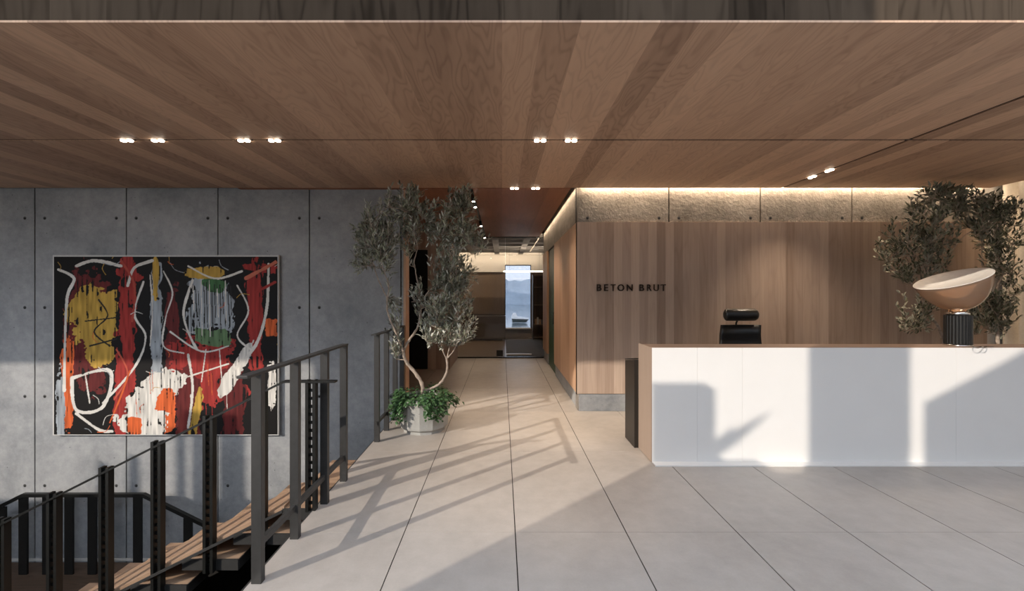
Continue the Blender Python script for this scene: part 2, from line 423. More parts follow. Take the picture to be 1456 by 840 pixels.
bm = NB(); prism(bm, [(-1.8, .15), (1.9, .15), (2.5, 1.0), (-2.0, 1.2)], 'y', -.8, .8); obj('hull', bm, plain('boat hull', (.02, .03, .03), .3), t)
bm = NB(); prism(bm, [(-2.0, 1.2), (2.6, 1.0), (2.6, 1.35), (-.4, 1.75), (-.9, 2.7), (-1.7, 2.7), (-2.1, 1.5)], 'y', -.75, .75); obj('cabin', bm, plain('white boat cabin', (.85, .85, .85), .4), t)

# ------------------------------------------------------------------ right side: curtain
bm = NB()
n = 150; rows = []
for i in range(n+1):
    s = i/n; y = 3.0+s*2.93
    xx = 6.86 + .055*math.sin(s*2*math.pi*15) + .02*math.sin(s*2*math.pi*6.3+1)
    rows.append((bm.verts.new((xx, y, .02)), bm.verts.new((xx, y, 3.42))))
for a, b in zip(rows, rows[1:]):
    f = bm.faces.new([a[0], b[0], b[1], a[1]]); f.smooth = True
tag(obj('curtain', bm, M['curtain']), 'pale sheer floor-length curtain in the right corner behind the olive trees', 'curtain')
bm = NB(); box(bm, 7.15, 7.3, -2, 6.2, 0, 3.5); box(bm, 6.66, 7.3, WY+.05, WY+.2, 0, 3.5); struct('wall_right', bm, M['paint_w'])
bm = NB(); box(bm, 8.0, 8.2, -2, 2.5, 0, 7.2); struct('wall_right_high', bm, M['paint_w'])
bm = NB(); box(bm, -16.2, -16, -2, 6.2, -4.3, 7.2); struct('wall_left_end', bm, M['paint_w'])

# ------------------------------------------------------------------ unseen front wall behind the camera, added and shaped to mask the sun
bm = NB()
for xm, wm, zm in ((-14.40, .09, 4.36), (-13.98, .10, 4.46), (-13.33, .09, 4.82), (-13.06, .19, 5.05), (-12.62, .30, 5.0)): box(bm, xm-wm/2, xm+wm/2, -2.08, -2.02, 3.8, zm)  # added posts that cast the shadow bars on the left wall
box(bm, -16, -12.0, -2.1, -2, 0, 3.83)                       # solid part, its top set to end the sun on the left wall
box(bm, -18, -2.9, -2.1, -2, 5.77, 7.2)  # lower edge set to keep the sun off the fascia
box(bm, -11.45, -10.05, -2.1, -2, 0, 7.2)                    # solid strip placed to shade the right part of the left wall
box(bm, -5.38, -4.88, -2.1, -2, 0, 4.65); box(bm, -4.88, -3.88, -2.1, -2, 0, 3.74); box(bm, -3.02, -2.78, -2.1, -2, 0, 3.84)  # blocks shaped for the shadows on the desk front and floor
box(bm, -3.88, -3.02, -2.1, -2, 0, 7.2)  # column placed for the broad shadow band on the desk front
prism(bm, [(-2.78, 0), (8.0, 0), (8.0, 5.2), (-1.4, 5.2), (-2.0, 4.86), (-2.78, 4.46)], 'y', -2.1, -2)  # slanted panel added for the diagonal shadow on the desk front
box(bm, -4.87, -4.0, -2, -1.66, 3.64, 3.70)
struct('wall_front_gobo', bm, M['conc'])

t = thing('potted_agave', 'spiky potted agave standing on the high ledge of the unseen front wall', 'potted plant', (-4.70, -1.85, 3.70))
bm = NB(); rg = lathe(bm, [(.10, 0), (.13, .16), (.115, .16), (.11, .13)], 20); bm.faces.new(rg[0][::-1]); bm.faces.new(rg[-1]); obj('planter', bm, M['planter'], t)
for L_, a_, e_ in ((.80, .0, 36), (.5, .5, 8), (.45, -.4, 60), (.4, 2.6, 45), (.42, 3.5, 60), (.36, 1.6, 50)):
    bm = NB(); dd = Vector((math.cos(a_)*math.cos(math.radians(e_)), math.sin(a_)*math.cos(math.radians(e_)), math.sin(math.radians(e_)))); sd = Vector((-dd.z, 0, dd.x)).normalized() if abs(a_) < 1 else dd.cross(Vector((0, 0, 1))).normalized()
    p0 = Vector((0, 0, .12)); ws = [.035, .06, .065, .05, .03, .003]
    Ls = [bm.verts.new(p0+dd*L_*i/5+sd*w) for i, w in enumerate(ws)]; Rs_ = [bm.verts.new(p0+dd*L_*i/5-sd*w+Vector((0, .01, 0))) for i, w in enumerate(ws)]
    for i in range(5): bm.faces.new([Ls[i], Ls[i+1], Rs_[i+1], Rs_[i]])
    obj('leaf', bm, plain('agave leaf', (.06, .14, .07), .5), t)
# ------------------------------------------------------------------ reception desk
t = thing('reception_desk', 'long white-fronted reception counter with a brown wood top and end', 'reception desk', (1.43, 4.125, 0))
DX = 4.6
bm = NB()
xsn = [0, .43, .86, 2.9, DX]
for a, b in zip(xsn, xsn[1:]): box(bm, a+(.0008 if a else 0), b-.0008, 0, .02, .012, 1.098)
obj('front_panel', bm, M['white'], t)
bm = NB(); box(bm, -.004, 0, .003, .40, .005, 1.098); box(bm, 0, .02, .02, .40, .005, 1.09); obj('end_panel', bm, wood('desk end oak', 'Y', 'Z', .4, (.26, .19, .15), (.42, .33, .27), .5, .6, .05, 6, fine=50), t)
bm = NB(); box(bm, 0, DX, .004, .29, 1.086, 1.1005); obj('counter_top', bm, M['desk_wood'], t)
bm = NB(); box(bm, 0, DX, -.09, .02, 0, .012); obj('floor_strip', bm, M['white'], t)
bm = NB(); box(bm, .02, DX, .27, .29, .0, 1.086); obj('back_panel', bm, M['desk_wood'], t)
t = thing('back_counter', 'black low work counter standing behind the white reception desk', 'cabinet', (1.385, 4.53, 0))
bm = NB(); prism(bm, [(0, 0), (.34, 0), (.34, .868), (0, .925)], 'x', 0, 4.4); obj('cabinet_body', bm, plain('black brown lacquer', (.012, .010, .008), .4), t)
bm = NB()
bm = NB(); prism(bm, [(-.004, .932), (.344, .874), (.344, .884), (-.004, .942)], 'x', -.002, 4.402); obj('worktop', bm, M['black'], t)

# ------------------------------------------------------------------ wall lettering
t = thing('wall_lettering', 'dark raised capital letters reading BETON BRUT on the wood wall', 'sign', tuple(at(897, 413.6, 5.93)))
spans = [('B', 848.3, 855.2), ('E', 858.8, 864.6), ('T', 868, 875.2), ('O', 878, 887.4), ('N', 891, 899.3), ('B', 909, 915.7), ('R', 919.8, 926.4), ('U', 929.2, 936.6), ('T', 939.8, 946.6)]
for ch, xa, xb in spans:
    cu = bpy.data.curves.new('letter', 'FONT'); cu.body = ch; cu.extrude = .012; cu.offset = .006
    to = bpy.data.objects.new('tmp', cu); C.objects.link(to); bpy.context.view_layer.update()
    me = bpy.data.meshes.new_from_object(to); bpy.data.objects.remove(to)
    cs = np.array([v.co[:] for v in me.vertices]); mn, mx = cs.min(0), cs.max(0)
    X0, X1 = (xa-897)/F*5.93, (xb-897)/F*5.93; H = 9.4/F*5.93
    for v in me.vertices:
        v.co = (X0+(v.co.x-mn[0])/(mx[0]-mn[0])*(X1-X0), -(v.co.z-mn[2])/(mx[2]-mn[2])*.022, (v.co.y-mn[1])/(mx[1]-mn[1])*H)
    me.materials.append(M['letter'])
    o = bpy.data.objects.new('letter', me); C.objects.link(o); o.parent = t
t.location.y = WY-.0255

# ------------------------------------------------------------------ painting (free abstract brushwork)
def paint():
    W, H = 520, 414; rs = np.random.RandomState(5)
    img = np.zeros((H, W, 3)) + np.array([.010, .009, .009])
    yy, xx = np.mgrid[0:H, 0:W]; u = xx/W; v = yy/H
    def nz(k, sx, sy):
        a = rs.rand(sy+2, sx+2)
        fx = u*sx; fy = v*sy; ix = fx.astype(int); iy = fy.astype(int); tx = fx-ix; ty = fy-iy
        tx = tx*tx*(3-2*tx); ty = ty*ty*(3-2*ty)
        return (a[iy, ix]*(1-tx)+a[iy, ix+1]*tx)*(1-ty)+(a[iy+1, ix]*(1-tx)+a[iy+1, ix+1]*tx)*ty
    rough = .5*nz(0, 14, 12)+.3*nz(1, 40, 34)+.2*nz(2, 110, 90)
    streak = nz(3, 150, 14)
    RED, ORG, OCH, WHT, GRY, MAR = (.33, .035, .03), (.62, .12, .035), (.50, .31, .06), (.68, .65, .60), (.33, .36, .39), (.12, .02, .02)
    def blob(cx, cy, rx, ry, col, ang=0., edge=.35, thr=1.):
        c, s = math.cos(ang), math.sin(ang); dx = u-cx; dy = v-cy
        a = (dx*c+dy*s)/rx; b = (-dx*s+dy*c)/ry
        d = np.maximum(abs(a), abs(b))*.5+np.sqrt(a*a+b*b)*.5 + (rough-.5)*edge*3.2
        m = d < thr
        sh = (.6+.65*streak)[..., None]; m = m & (rough*.6+streak*.5 > .34)
        img[m] = (np.array(col)*sh)[m]
    # colour fields
    blob(.15, .42, .10, .34, MAR); blob(.19, .36, .085, .17, OCH); blob(.21, .55, .075, .07, OCH, .2); blob(.12, .27, .05, .09, OCH, .5)
    blob(.33, .40, .035, .5, RED); blob(.30, .75, .035, .3, RED); blob(.06, .75, .028, .25, ORG); blob(.03, .85, .02, .2, GRY)
    blob(.46, .45, .024, .44, GRY); blob(.455, .10, .014, .12, OCH)
    blob(.53, .55, .03, .38, MAR); blob(.68, .66, .16, .20, RED); blob(.60, .82, .06, .22, MAR); blob(.80, .80, .05, .26, MAR)
    blob(.70, .26, .10, .17, GRY); blob(.72, .16, .06, .05, (.06, .15, .06), .4); blob(.68, .09, .09, .03, OCH)
    blob(.71, .45, .07, .05, (.12, .20, .10)); blob(.90, .35, .035, .34, RED); blob(.97, .40, .03, .05, ORG); blob(.91, .06, .09, .022, RED, .1)
    blob(.43, .78, .17, .075, WHT, -.75); blob(.50, .87, .045, .11, ORG); blob(.40, .93, .10, .07, WHT); blob(.36, .95, .03, .05, ORG); blob(.33, .1, .06, .022, RED, .35)
    blob(.82, .62, .03, .20, WHT, .45); blob(.975, .72, .02, .12, WHT); blob(.64, .86, .02, .12, OCH, .15)
    # brush lines
    def line(pts, w, col, dry=.25, seed=0):
        P = np.array(pts, float); best = np.full((H, W), 9.)
        Q = []
        for i in range(len(P)-1):
            a = P[max(i-1, 0)]; b = P[i]; c = P[i+1]; d = P[min(i+2, len(P)-1)]
            for tt in np.linspace(0, 1, 9)[:-1]:
                Q.append(.5*((2*b)+(-a+c)*tt+(2*a-5*b+4*c-d)*tt**2+(-a+3*b-3*c+d)*tt**3))
        Q.append(P[-1]); Q = np.array(Q); asp = W/H
        for (x0, y0), (x1, y1) in zip(Q, Q[1:]):
            dx, dy = (x1-x0)*asp, y1-y0; L = dx*dx+dy*dy+1e-9
            t_ = np.clip(((u-x0)*asp*dx+(v-y0)*dy)/L, 0, 1)
            best = np.minimum(best, np.hypot((u-x0)*asp-dx*t_, v-y0-dy*t_))
        m = (best < w*(.35+.75*rough)) & (rough+.35*streak > dry)
        img[m] = (np.array(col)*(.75+.4*rough)[..., None])[m]
    line([(.02, .07), (.09, .12), (.06, .22), (.05, .45), (.045, .75)], .011, WHT)
    line([(.10, .05), (.18, .02), (.30, .05)], .012, WHT); line([(.33, .16), (.36, .06), (.44, .02)], .012, WHT)
    line([(.40, .14), (.36, .32), (.41, .45), (.36, .62), (.22, .82)], .008, WHT); line([(.43, .10), (.44, .3), (.43, .5)], .005, WHT)
    line([(.08, .68), (.25, .64), (.22, .84), (.10, .86), (.08, .68)], .012, WHT); line([(.10, .88), (.20, .97), (.26, .98)], .010, WHT); line([(.14, .66), (.16, .82)], .006, WHT)
    line([(.49, .08), (.53, .20), (.50, .34), (.49, .5), (.58, .54)], .006, WHT); line([(.62, .13), (.58, .30), (.60, .42), (.64, .52)], .009, WHT)
    line([(.82, .16), (.87, .30), (.82, .44), (.88, .52)], .006, WHT); line([(.96, .04), (.95, .3), (.90, .50), (.80, .64)], .010, WHT)
    line([(.60, .05), (.72, .12), (.84, .08)], .007, WHT); line([(.52, .42), (.66, .53), (.78, .50)], .006, WHT); line([(.60, .55), (.62, .74), (.60, .96)], .009, WHT)
    line([(.68, .52), (.66, .70)], .004, WHT); line([(.74, .52), (.75, .68)], .004, WHT); line([(.58, .68), (.78, .60)], .005, WHT)
    line([(.30, .02), (.36, .16), (.35, .36)], .009, (.42, .07, .05)); line([(.86, .12), (.99, .03)], .014, (.55, .16, .10)); line([(.90, .20), (.99, .14)], .01, RED)
    line([(.20, .24), (.24, .33), (.18, .42), (.25, .5)], .006, (.02, .02, .02)); line([(.14, .36), (.28, .34)], .005, (.02, .02, .02)); line([(.16, .5), (.28, .46)], .006, (.02, .02, .02))
    
    for q in range(16): line([(.61+.012*q, rs.uniform(.12, .2)), (.615+.012*q, rs.uniform(.3, .45))], .003, [(.02,)*3, WHT, (.02,)*3][q % 3], .3)
    line([(.28, .52), (.33, .66), (.27, .80)], .005, (.5, .1, .06)); line([(.34, .64), (.30, .78), (.25, .93)], .006, ORG)
    for q in range(26):
        x0 = rs.rand(); y0 = rs.rand(); a = rs.uniform(0, 6.28); l = rs.uniform(.03, .09)
        line([(x0, y0), (x0+l*math.cos(a)*.5, y0+l*math.sin(a)*.6), (x0+l*math.cos(a+.4), y0+l*math.sin(a+.4))], .0022, [WHT, OCH, GRY, ORG][q % 4], .3)
    for q in range(14):
        x0 = rs.choice([rs.uniform(.36, .5), rs.uniform(.6, .8)]); y0 = rs.uniform(.6, .85)
        line([(x0, y0), (x0+.004, y0+.12)], .0018, [WHT, ORG, RED][q % 3], .2)
    return img[::-1], W, H
img, PW, PH = paint()
pa, pb = at(78.5, 617, 5.925), at(395.5, 365, 5.925)
t = thing('abstract_painting', 'large unframed abstract painting in black, red, ochre and white on grey concrete', 'painting', ((pa.x+pb.x)/2, 5.91, pa.z))
hw = (pb.x-pa.x)/2; hh = pb.z-pa.z
me = bpy.data.meshes.new('painted_surface')
vx, vz = np.meshgrid(np.linspace(-hw, hw, PW+1), np.linspace(0, hh, PH+1))
vts = np.stack([vx.ravel(), np.full(vx.size, -.0015), vz.ravel()], 1)
ii, jj = np.meshgrid(np.arange(PW), np.arange(PH)); b0 = (jj*(PW+1)+ii).ravel()
fcs = np.stack([b0, b0+1, b0+PW+2, b0+PW+1], 1)
me.vertices.add(len(vts)); me.vertices.foreach_set('co', vts.ravel()); me.loops.add(fcs.size); me.loops.foreach_set('vertex_index', fcs.ravel())
me.polygons.add(len(fcs)); me.polygons.foreach_set('loop_start', np.arange(0, fcs.size, 4)); me.update(calc_edges=True); me.validate()
ca = me.color_attributes.new('paint', 'FLOAT_COLOR', 'POINT')
im = np.pad(img, ((0, 1), (0, 1), (0, 0)), mode='edge'); ca.data.foreach_set('color', np.concatenate([im, np.ones((*im.shape[:2], 1))], 2).astype(np.float32).ravel())
pm, nt, b, out = mat('oil paint'); an = nt.nodes.new('ShaderNodeAttribute'); an.attribute_name = 'paint'
nt.links.new(an.outputs['Color'], b.inputs['Base Color']); b.inputs['Roughness'].default_value = .6; b.inputs['Specular IOR Level'].default_value = .15
me.materials.append(pm); o = bpy.data.objects.new('painted_surface', me); C.objects.link(o); o.parent = t
bm = NB(); box(bm, -hw-.018, hw+.012, 0, .038, -.012, hh+.022); obj('canvas_edge', bm, plain('white canvas edge', (.55, .54, .52), .7), t)

# ------------------------------------------------------------------ railings
RX = -1.366
def railing(label, posts, y0, y1):
    t = thing('railing', label, 'railing', (RX, posts[0], 0))
    for y in posts:
        bm = NB(); box(bm, -.028, .028, y-posts[0], y-posts[0]+.042, 0, 1.165, bev=.002); obj('post', bm, M['steel'], t)
    bm = NB(); box(bm, -.03, .03, y0-posts[0], y1-posts[0], 1.165, 1.18, bev=.002); obj('handrail', bm, M['steel'], t)
    bm = NB()
    box(bm, -.012, .012, -.02 if posts[0] > 4 else .02, posts[-1]-posts[0]+.02, .19, .228)
    obj('lower_rail', bm, M['steel'], t)
    return t
railing('dark steel guard rail with four posts at the floor edge nearest the camera', [2.40, 2.837, 3.31, 3.71], 2.27, 3.76)
railing('dark steel guard rail between the stair head and the concrete wall, beside the planter', [4.70, 5.09, 5.5, 5.88], 4.60, 5.95)

# ------------------------------------------------------------------ upper stair flight
SY0, SY1 = 3.26, 4.14
ST = thing('staircase', 'open stair of oak treads in dark steel trays descending left below the floor edge', 'staircase', (-1.64, SY0, 0))
RISE, RUN = .192, .387
bm = NB(); box(bm, -.01, .22, .0, .95, -.05, -.004); pl = obj('landing_board', bm, M['stair_wood'], ST)
bm = NB(); box(bm, -.012, .222, -.012, 0, -.085, -.002); obj('steel_tray', bm, M['steel'], pl)
for k in range(1, 11):
    z = -RISE*k; x1 = .04-RUN*(k-1); x0 = x1-.415
    bm = NB(); box(bm, x0, x1, 0, SY1-SY0, z-.035, z, bev=.002); tr = obj('tread', bm, M['stair_wood'], ST)
    bm = NB(); box(bm, x0-.003, x1+.003, -.012, 0, z-.08, z+.001); box(bm, x1, x1+.006, 0, SY1-SY0, z-.08, z-.003); box(bm, x0, x1, 0, SY1-SY0, z-.08, z-.036)
    obj('steel_tray', bm, M['steel'], tr)
s = RISE/RUN
bm = NB(); prism(bm, [(.0, .018), (-4.1, -4.1*s+.018), (-4.1, -4.1*s-.004), (.0, -.004)], 'y', -.006, .47)
obj('sloping_board', bm, wood('sloping board oak', 'Y', 'X', .23, (.24, .15, .095), (.52, .35, .235), .5, .3, .2, 10, fine=30), ST)
bm = NB(); prism(bm, [(-1.4, -.3), (-1.75, -.33), (-4.2, -1.60), (-4.2, -4.1), (-1.4, -4.1)], 'y', 4.2, 4.3); struct('shade_sheet_under_stairs', bm, M['void'])  # added dark sheet standing in for the shade below the flight
# its railing
RT = thing('stair_railing', 'black stair railing of paired flat bars descending left with the oak flight', 'railing', (-1.425, SY0-.03, 0))
def twin_post(x, z0, z1, w=.075):
    bm = NB()
    box(bm, x-w/2, x-w/2+.022, -.02, .03, z0, z1); box(bm, x+w/2-.022, x+w/2, -.02, .03, z0, z1)
    z = z0+.05
    while z < z1-.02:
        box(bm, x-w/2+.02, x+w/2-.02, .0, .012, z, z+.022); z += .06
    o = obj('post', bm, M['steel_b'], RT)
def sp(x, y, D=SY0): p = at(x, y, D); return p.x+1.425, p.z
twin_post(0, -.01, .97)
for k in range(1, 11):
    xc = -.375-RUN*(k-1)
    twin_post(xc, -RISE*k-.08, .995 - s*(-.375-xc+.0) - .10 if k > 1 else .885)
x0, z0 = sp(480, 539.5); x1, z1 = sp(407, 539.5)
bm = NB()
prism(bm, [(x0, z0), (x1, z1), (x1-4.0, z1-4.0*.505), (x1-4.0, z1-4.0*.505-.014), (x1+.003, z1-.014), (x0, z0-.014)], 'y', -.028, .03)
obj('handrail', bm, M['steel_b'], RT)
bm = NB(); x1, z1 = sp(407, 721)
prism(bm, [(x1, z1+.008), (x1-4.0, z1-4.0*s+.008), (x1-4.0, z1-4.0*s-.012), (x1, z1-.012)], 'y', -.034, -.02); obj('lower_rail', bm, M['steel'], RT)

# lower landing and its guard
LZ = -2.06
bm = NB(); box(bm, -9, -4.75, 3.1, 5.92, LZ-.16, LZ); struct('floor_landing', bm, wood('landing oak', 'Y', 'X', .2, (.07, .045, .03), (.15, .10, .07), .5))
GT = thing('landing_railing', 'black guard rail of flat posts on the lower stair landing by the wall', 'railing', (-4.72, 5.67, LZ))
def gx(x, y=0): return (x-714)/F*5.67+4.72
zt = at(0, 701, 5.67).z-LZ
xa, xb = gx(33), gx(205)
bm = NB(); prism(bm, [(xa-2.4, zt-2.4*.5), (xa, zt), (xb, zt), (xb+2.6, zt-2.6*.49), (xb+2.6, zt-2.6*.49-.045), (xb-.01, zt-.045), (xa+.01, zt-.045), (xa-2.4, zt-2.4*.5-.045)], 'y', -.025, .025)
obj('handrail', bm, M['steel_b'], GT)
for x in (-30, 3, 33.5, 67, 98.5, 131.5, 196, 267.5, 335):
    X = gx(x); h = zt-.04; zb = 0
    if X < xa: h -= (xa-X)*.5; zb = -(xa-X)*.5
    if X > xb: h -= (X-xb)*.49; zb = -.35-(X-xb)*.49
    bm = NB(); box(bm, X-.055, X+.055, -.012, .012, zb, h); obj('post', bm, M['steel_b'], GT)
S2 = thing('lower_staircase', 'lower flight of oak treads along the concrete wall below the landing', 'staircase', (-4.74, 4.7, LZ))
for k in range(1, 9):
    bm = NB(); box(bm, RUN*(k-1)-.04, RUN*k, 0, 1.1, -RISE*k-.04, -RISE*k, bev=.002); obj('tread', bm, M['stair_wood'], S2)

# ------------------------------------------------------------------ ceiling downlights
def downlight(x, y, label, along='x', power=22, blend=.7, size=75, group=None, tilt=0):
    t = thing('ceiling_downlight', label, 'ceiling light', (x, y, CEIL), group)
    bm = NB()
    a, b = (.075, .014) if along == 'x' else (.014, .075)
    box(bm, -a, a, -b, b, -.003, .02); obj('housing', bm, M['black'], t)
    for s_ in (-.031, .031):
        cx, cy = (s_, 0) if along == 'x' else (0, s_)
        bm = NB(); lathe(bm, [(.0001, -.016), (.022, -.014), (.024, -.008), (.024, 0)], 20, (cx, cy, 0)); obj('lens', bm, M['lens'], t)
    L = bpy.data.lights.new('spot', 'SPOT'); L.energy = power; L.spot_size = math.radians(size); L.spot_blend = blend; L.color = (1, .80, .60); L.shadow_soft_size = .03
    lo = bpy.data.objects.new('spot_light', L); C.objects.link(lo); lo.parent = t; lo.location = (0, 0, -.03); lo.rotation_euler = (tilt, 0, 0)
Y1 = 4.044
names = ['twin ceiling downlight above the left edge of the painting, leftmost of all', 'twin ceiling downlight, second from the left in the ceiling groove above the painting',
         'twin ceiling downlight above the right half of the painting, third from the left', 'twin ceiling downlight above the right edge of the painting, fourth from the left',
         'left one of the two twin downlights in the near groove over the walkway', 'right one of the two twin downlights in the near groove over the walkway']
for px_, nm in zip((180.5, 224.5, 347, 390.5, 768, 812), names): downlight((px_-714)/F*Y1, Y1, nm, power=9 if px_ < 500 else 45, size=60 if px_ > 500 else 85)
for px_, nm in ((731.5, 'left small twin downlight at the corridor mouth beside the lit cove'), (761.5, 'right small twin downlight at the corridor mouth beside the lit cove')): downlight((px_-714)/F*5.878, 5.878, nm, power=45, size=60)
downlight(3.80, 5.30, 'twin downlight in the diagonal groove nearest the wood wall', 'y', 48, .9, 95)
downlight(3.80, 5.02, 'twin downlight in the diagonal groove, farther from the wood wall', 'y', 40, .9, 95)

# corridor track
t = thing('ceiling_track', 'black lighting track running along the corridor ceiling above the olive tree', 'track', (-.42, 5.95, CEIL))
bm = NB(); box(bm, -.015, .015, 0, 4.8, -.022, 0); obj('rail', bm, M['black'], t)
for k, (y, nm, pw) in enumerate(((6.02, 'first black track spotlight at the front end of the corridor track', 55), (6.42, 'second black track spotlight just behind the first', 50), (8.2, 'third black track spotlight halfway along the corridor', 80), (9.9, 'fourth black track spotlight nearest the smoked glass', 30))):
    t = thing('track_spotlight', nm, 'spotlight', (-.42, y, CEIL-.022))
    bm = NB(); tube(bm, [(0, 0, 0), (0, 0, -.04)], .008); obj('stem', bm, M['black'], t)
    bm = NB(); tube(bm, [(0, .0, -.035), (.02, -.01, -.13)], .026, 20); obj('lamp_body', bm, M['black'], t)
    bm = NB(); bmesh.ops.create_uvsphere(bm, u_segments=16, v_segments=8, radius=.022, matrix=Matrix.Translation((.021, -.011, -.133)) @ Matrix.Scale(.5, 4, (0,0,1))); obj('lens', bm, M['lens'], t)
    L = bpy.data.lights.new('spot', 'SPOT'); L.energy = pw; L.spot_size = math.radians(58 if k % 2 else 80); L.spot_blend = .9; L.color = (1, .80, .6); L.shadow_soft_size = .03
    lo = bpy.data.objects.new('spot_light', L); C.objects.link(lo); lo.parent = t; lo.location = (.03, -.015, -.16); lo.rotation_euler = (0, math.radians(-8 if k % 2 else -40), 0)

# cove lights, then added fill lamps for the far room
def cove(name, loc, sx, sy, e, rot=(0, 0, 0), col=(1, .76, .52)):
    L = bpy.data.lights.new(name, 'AREA'); L.shape = 'RECTANGLE'; L.size = sx; L.size_y = sy; L.energy = e; L.color = col
    o = bpy.data.objects.new(name, L); C.objects.link(o); o.location = loc; o.rotation_euler = rot; return o
cove('cove_light_back', (3.85, WY-.045, CEIL+.09), 5.5, .04, 55, (math.radians(18), 0, 0))
cove('cove_light_corridor', (.995, 8.4, CEIL+.09), .04, 4.9, 20, (0, math.radians(12), 0))
cove('cove_light_right', (6.72, 4.4, CEIL+.2), .05, 3., 7, (0, math.radians(10), 0))
cove('far_room_fill_a', (-1.5, 13.4, 2.95), 2., 2., 110, (0, 0, 0), (1, .8, .6))  # added unseen area lamp, brightens the room behind the glass
cove('far_room_fill_b', (1.0, 13.4, 2.2), 1.3, .05, 14, (math.pi, 0, 0), (1, .85, .68))  # added upward fill for the far ceiling, not a fixture

cove('far_wall_wash', (-1.0, 15.5, 3.02), 5, .08, 32, (math.radians(50), 0, 0), (1, .82, .6))  # added unseen lamp that brightens the top band of the far wall
# ------------------------------------------------------------------ office chair
t = thing('office_chair', 'black high-backed chair with a rounded headrest behind the reception desk', 'chair', (2.985, 5.2, 0))
def rbox(bm, x0, x1, y0, y1, z0, z1, r): box(bm, x0, x1, y0, y1, z0, z1, bev=r)
bm = NB(); rbox(bm, -.26, .26, -.26, .24, .58, .68, .035); obj('seat', bm, M['leather'], t)
bm = NB()
prof = [(.20, .70), (.235, .85), (.25, 1.0), (.255, 1.1), (.235, 1.225)]
front = [[], []]
N = 12
grid = []
for i, (yy, zz) in enumerate(prof):
    w = .27 - .028*(zz-.70)/.525; row = []
    for j in range(N+1):
        a = -1+2*j/N; row.append((a*w, yy-.05*a*a, zz))
    grid.append(row)
F1 = [[bm.verts.new(p) for p in r] for r in grid]; F2 = [[bm.verts.new((p[0], p[1]+.045, p[2])) for p in r] for r in grid]
for i in range(len(prof)-1):
    for j in range(N):
        bm.faces.new([F1[i][j], F1[i][j+1], F1[i+1][j+1], F1[i+1][j]]).smooth = True
        bm.faces.new([F2[i][j], F2[i+1][j], F2[i+1][j+1], F2[i][j+1]]).smooth = True
for i in range(len(prof)-1):
    bm.faces.new([F1[i][0], F1[i+1][0], F2[i+1][0], F2[i][0]]); bm.faces.new([F1[i][N], F2[i][N], F2[i+1][N], F1[i+1][N]])
for j in range(N):
    bm.faces.new([F1[0][j], F2[0][j], F2[0][j+1], F1[0][j+1]]); bm.faces.new([F1[-1][j], F1[-1][j+1], F2[-1][j+1], F2[-1][j]])
obj('backrest', bm, M['leather'], t)
bm = NB()
tube(bm, [(-.215, .19, 1.352), (-.205, .19, 1.352), (-.19, .19, 1.352), (.16, .19, 1.352), (.19, .19, 1.352), (.205, .19, 1.352)], [.045, .062, .072, .072, .058, .035], 24)
for v in bm.verts: v.co.z = 1.352+(v.co.z-1.352)*1.05; v.co.y = .19+(v.co.y-.19)*.75
obj('headrest', bm, M['leather'], t)
bm = NB(); tube(bm, [(-.03, .27, 1.18), (-.035, .25, 1.25), (-.02, .21, 1.32)], .011, 10); obj('headrest_stem', bm, M['steel_b'], t)
for s_ in (-1, 1):
    bm = NB(); tube(bm, [(s_*.24, .1, .62), (s_*.31, .1, .66), (s_*.32, .1, .86)], .014, 8); box(bm, s_*.32-.03, s_*.32+.03, -.12, .16, .86, .885, bev=.006); obj('armrest', bm, M['steel_b'], t)
bm = NB(); tube(bm, [(0, 0, .12), (0, 0, .58)], .028, 16); obj('gas_column', bm, M['steel_b'], t)
bm = NB()
for k in range(5):
    a = 2*math.pi*k/5+.3; tube(bm, [(0, 0, .13), (.15*math.cos(a), .15*math.sin(a), .11), (.3*math.cos(a), .3*math.sin(a), .075)], [.026, .02, .015], 10)
obj('star_base', bm, M['steel_b'], t)
for k in range(5):
    a = 2*math.pi*k/5+.3; bm = NB(); c, s_ = math.cos(a), math.sin(a)
    tube(bm, [(.3*c-.02*s_, .3*s_+.02*c, .03), (.3*c+.02*s_, .3*s_-.02*c, .03)], .03, 16); obj('caster', bm, M['black'], t)

# ------------------------------------------------------------------ table lamp
LX, LY = (1362-714)/F*4.27, 4.27
t = thing('table_lamp', 'sculptural lamp with tilted amber glass bowl on a black fluted column on the desk', 'lamp', (LX, LY, 1.1005))
fl = lambda a: 1+.045*(abs(math.sin(a*11))**.7-.6)
bm = NB(); R = lathe(bm, [(.099, .018), (.102, .02), (.102, .295), (.098, .302)], 264, radf=fl, smooth=False)
bm.faces.new(R[0][::-1]); bm.faces.new(R[-1]); obj('fluted_column', bm, M['black'], t)
bm = NB(); R = lathe(bm, [(.08, 0), (.108, .002), (.108, .012), (.095, .02)], 48); bm.faces.new(R[0][::-1]); bm.faces.new(R[-1]); obj('base_ring', bm, M['chrome'], t)
bm = NB(); R = lathe(bm, [(.07, .302), (.084, .305), (.084, .322), (.07, .352)], 48); bm.faces.new(R[0][::-1]); bm.faces.new(R[-1]); obj('collar', bm, M['chrome'], t)
nrm = Vector((-.37, -.03, .93)).normalized()
rimc = Vector(((1354-714)/F*4.27-LX, 0, at(0, 397, 4.27).z-1.1005))
q = nrm.to_track_quat('Z', 'Y').to_matrix().to_4x4(); MT = Matrix.Translation(rimc) @ q
Rr, hh_ = .285, .285; Rs = (Rr*Rr+hh_*hh_)/(2*hh_)
bm = NB(); prof = []
a1 = math.asin(Rr/Rs)
for k in range(0, 19):
    a = .001+(a1-.001)*k/18; prof.append((Rs*math.sin(a)*(1-.07*math.sin(2*a)), 1.12*((Rs-hh_)-Rs*math.cos(a))))
inner = [(max(r-.006, .0005), z+.006) for r, z in prof]
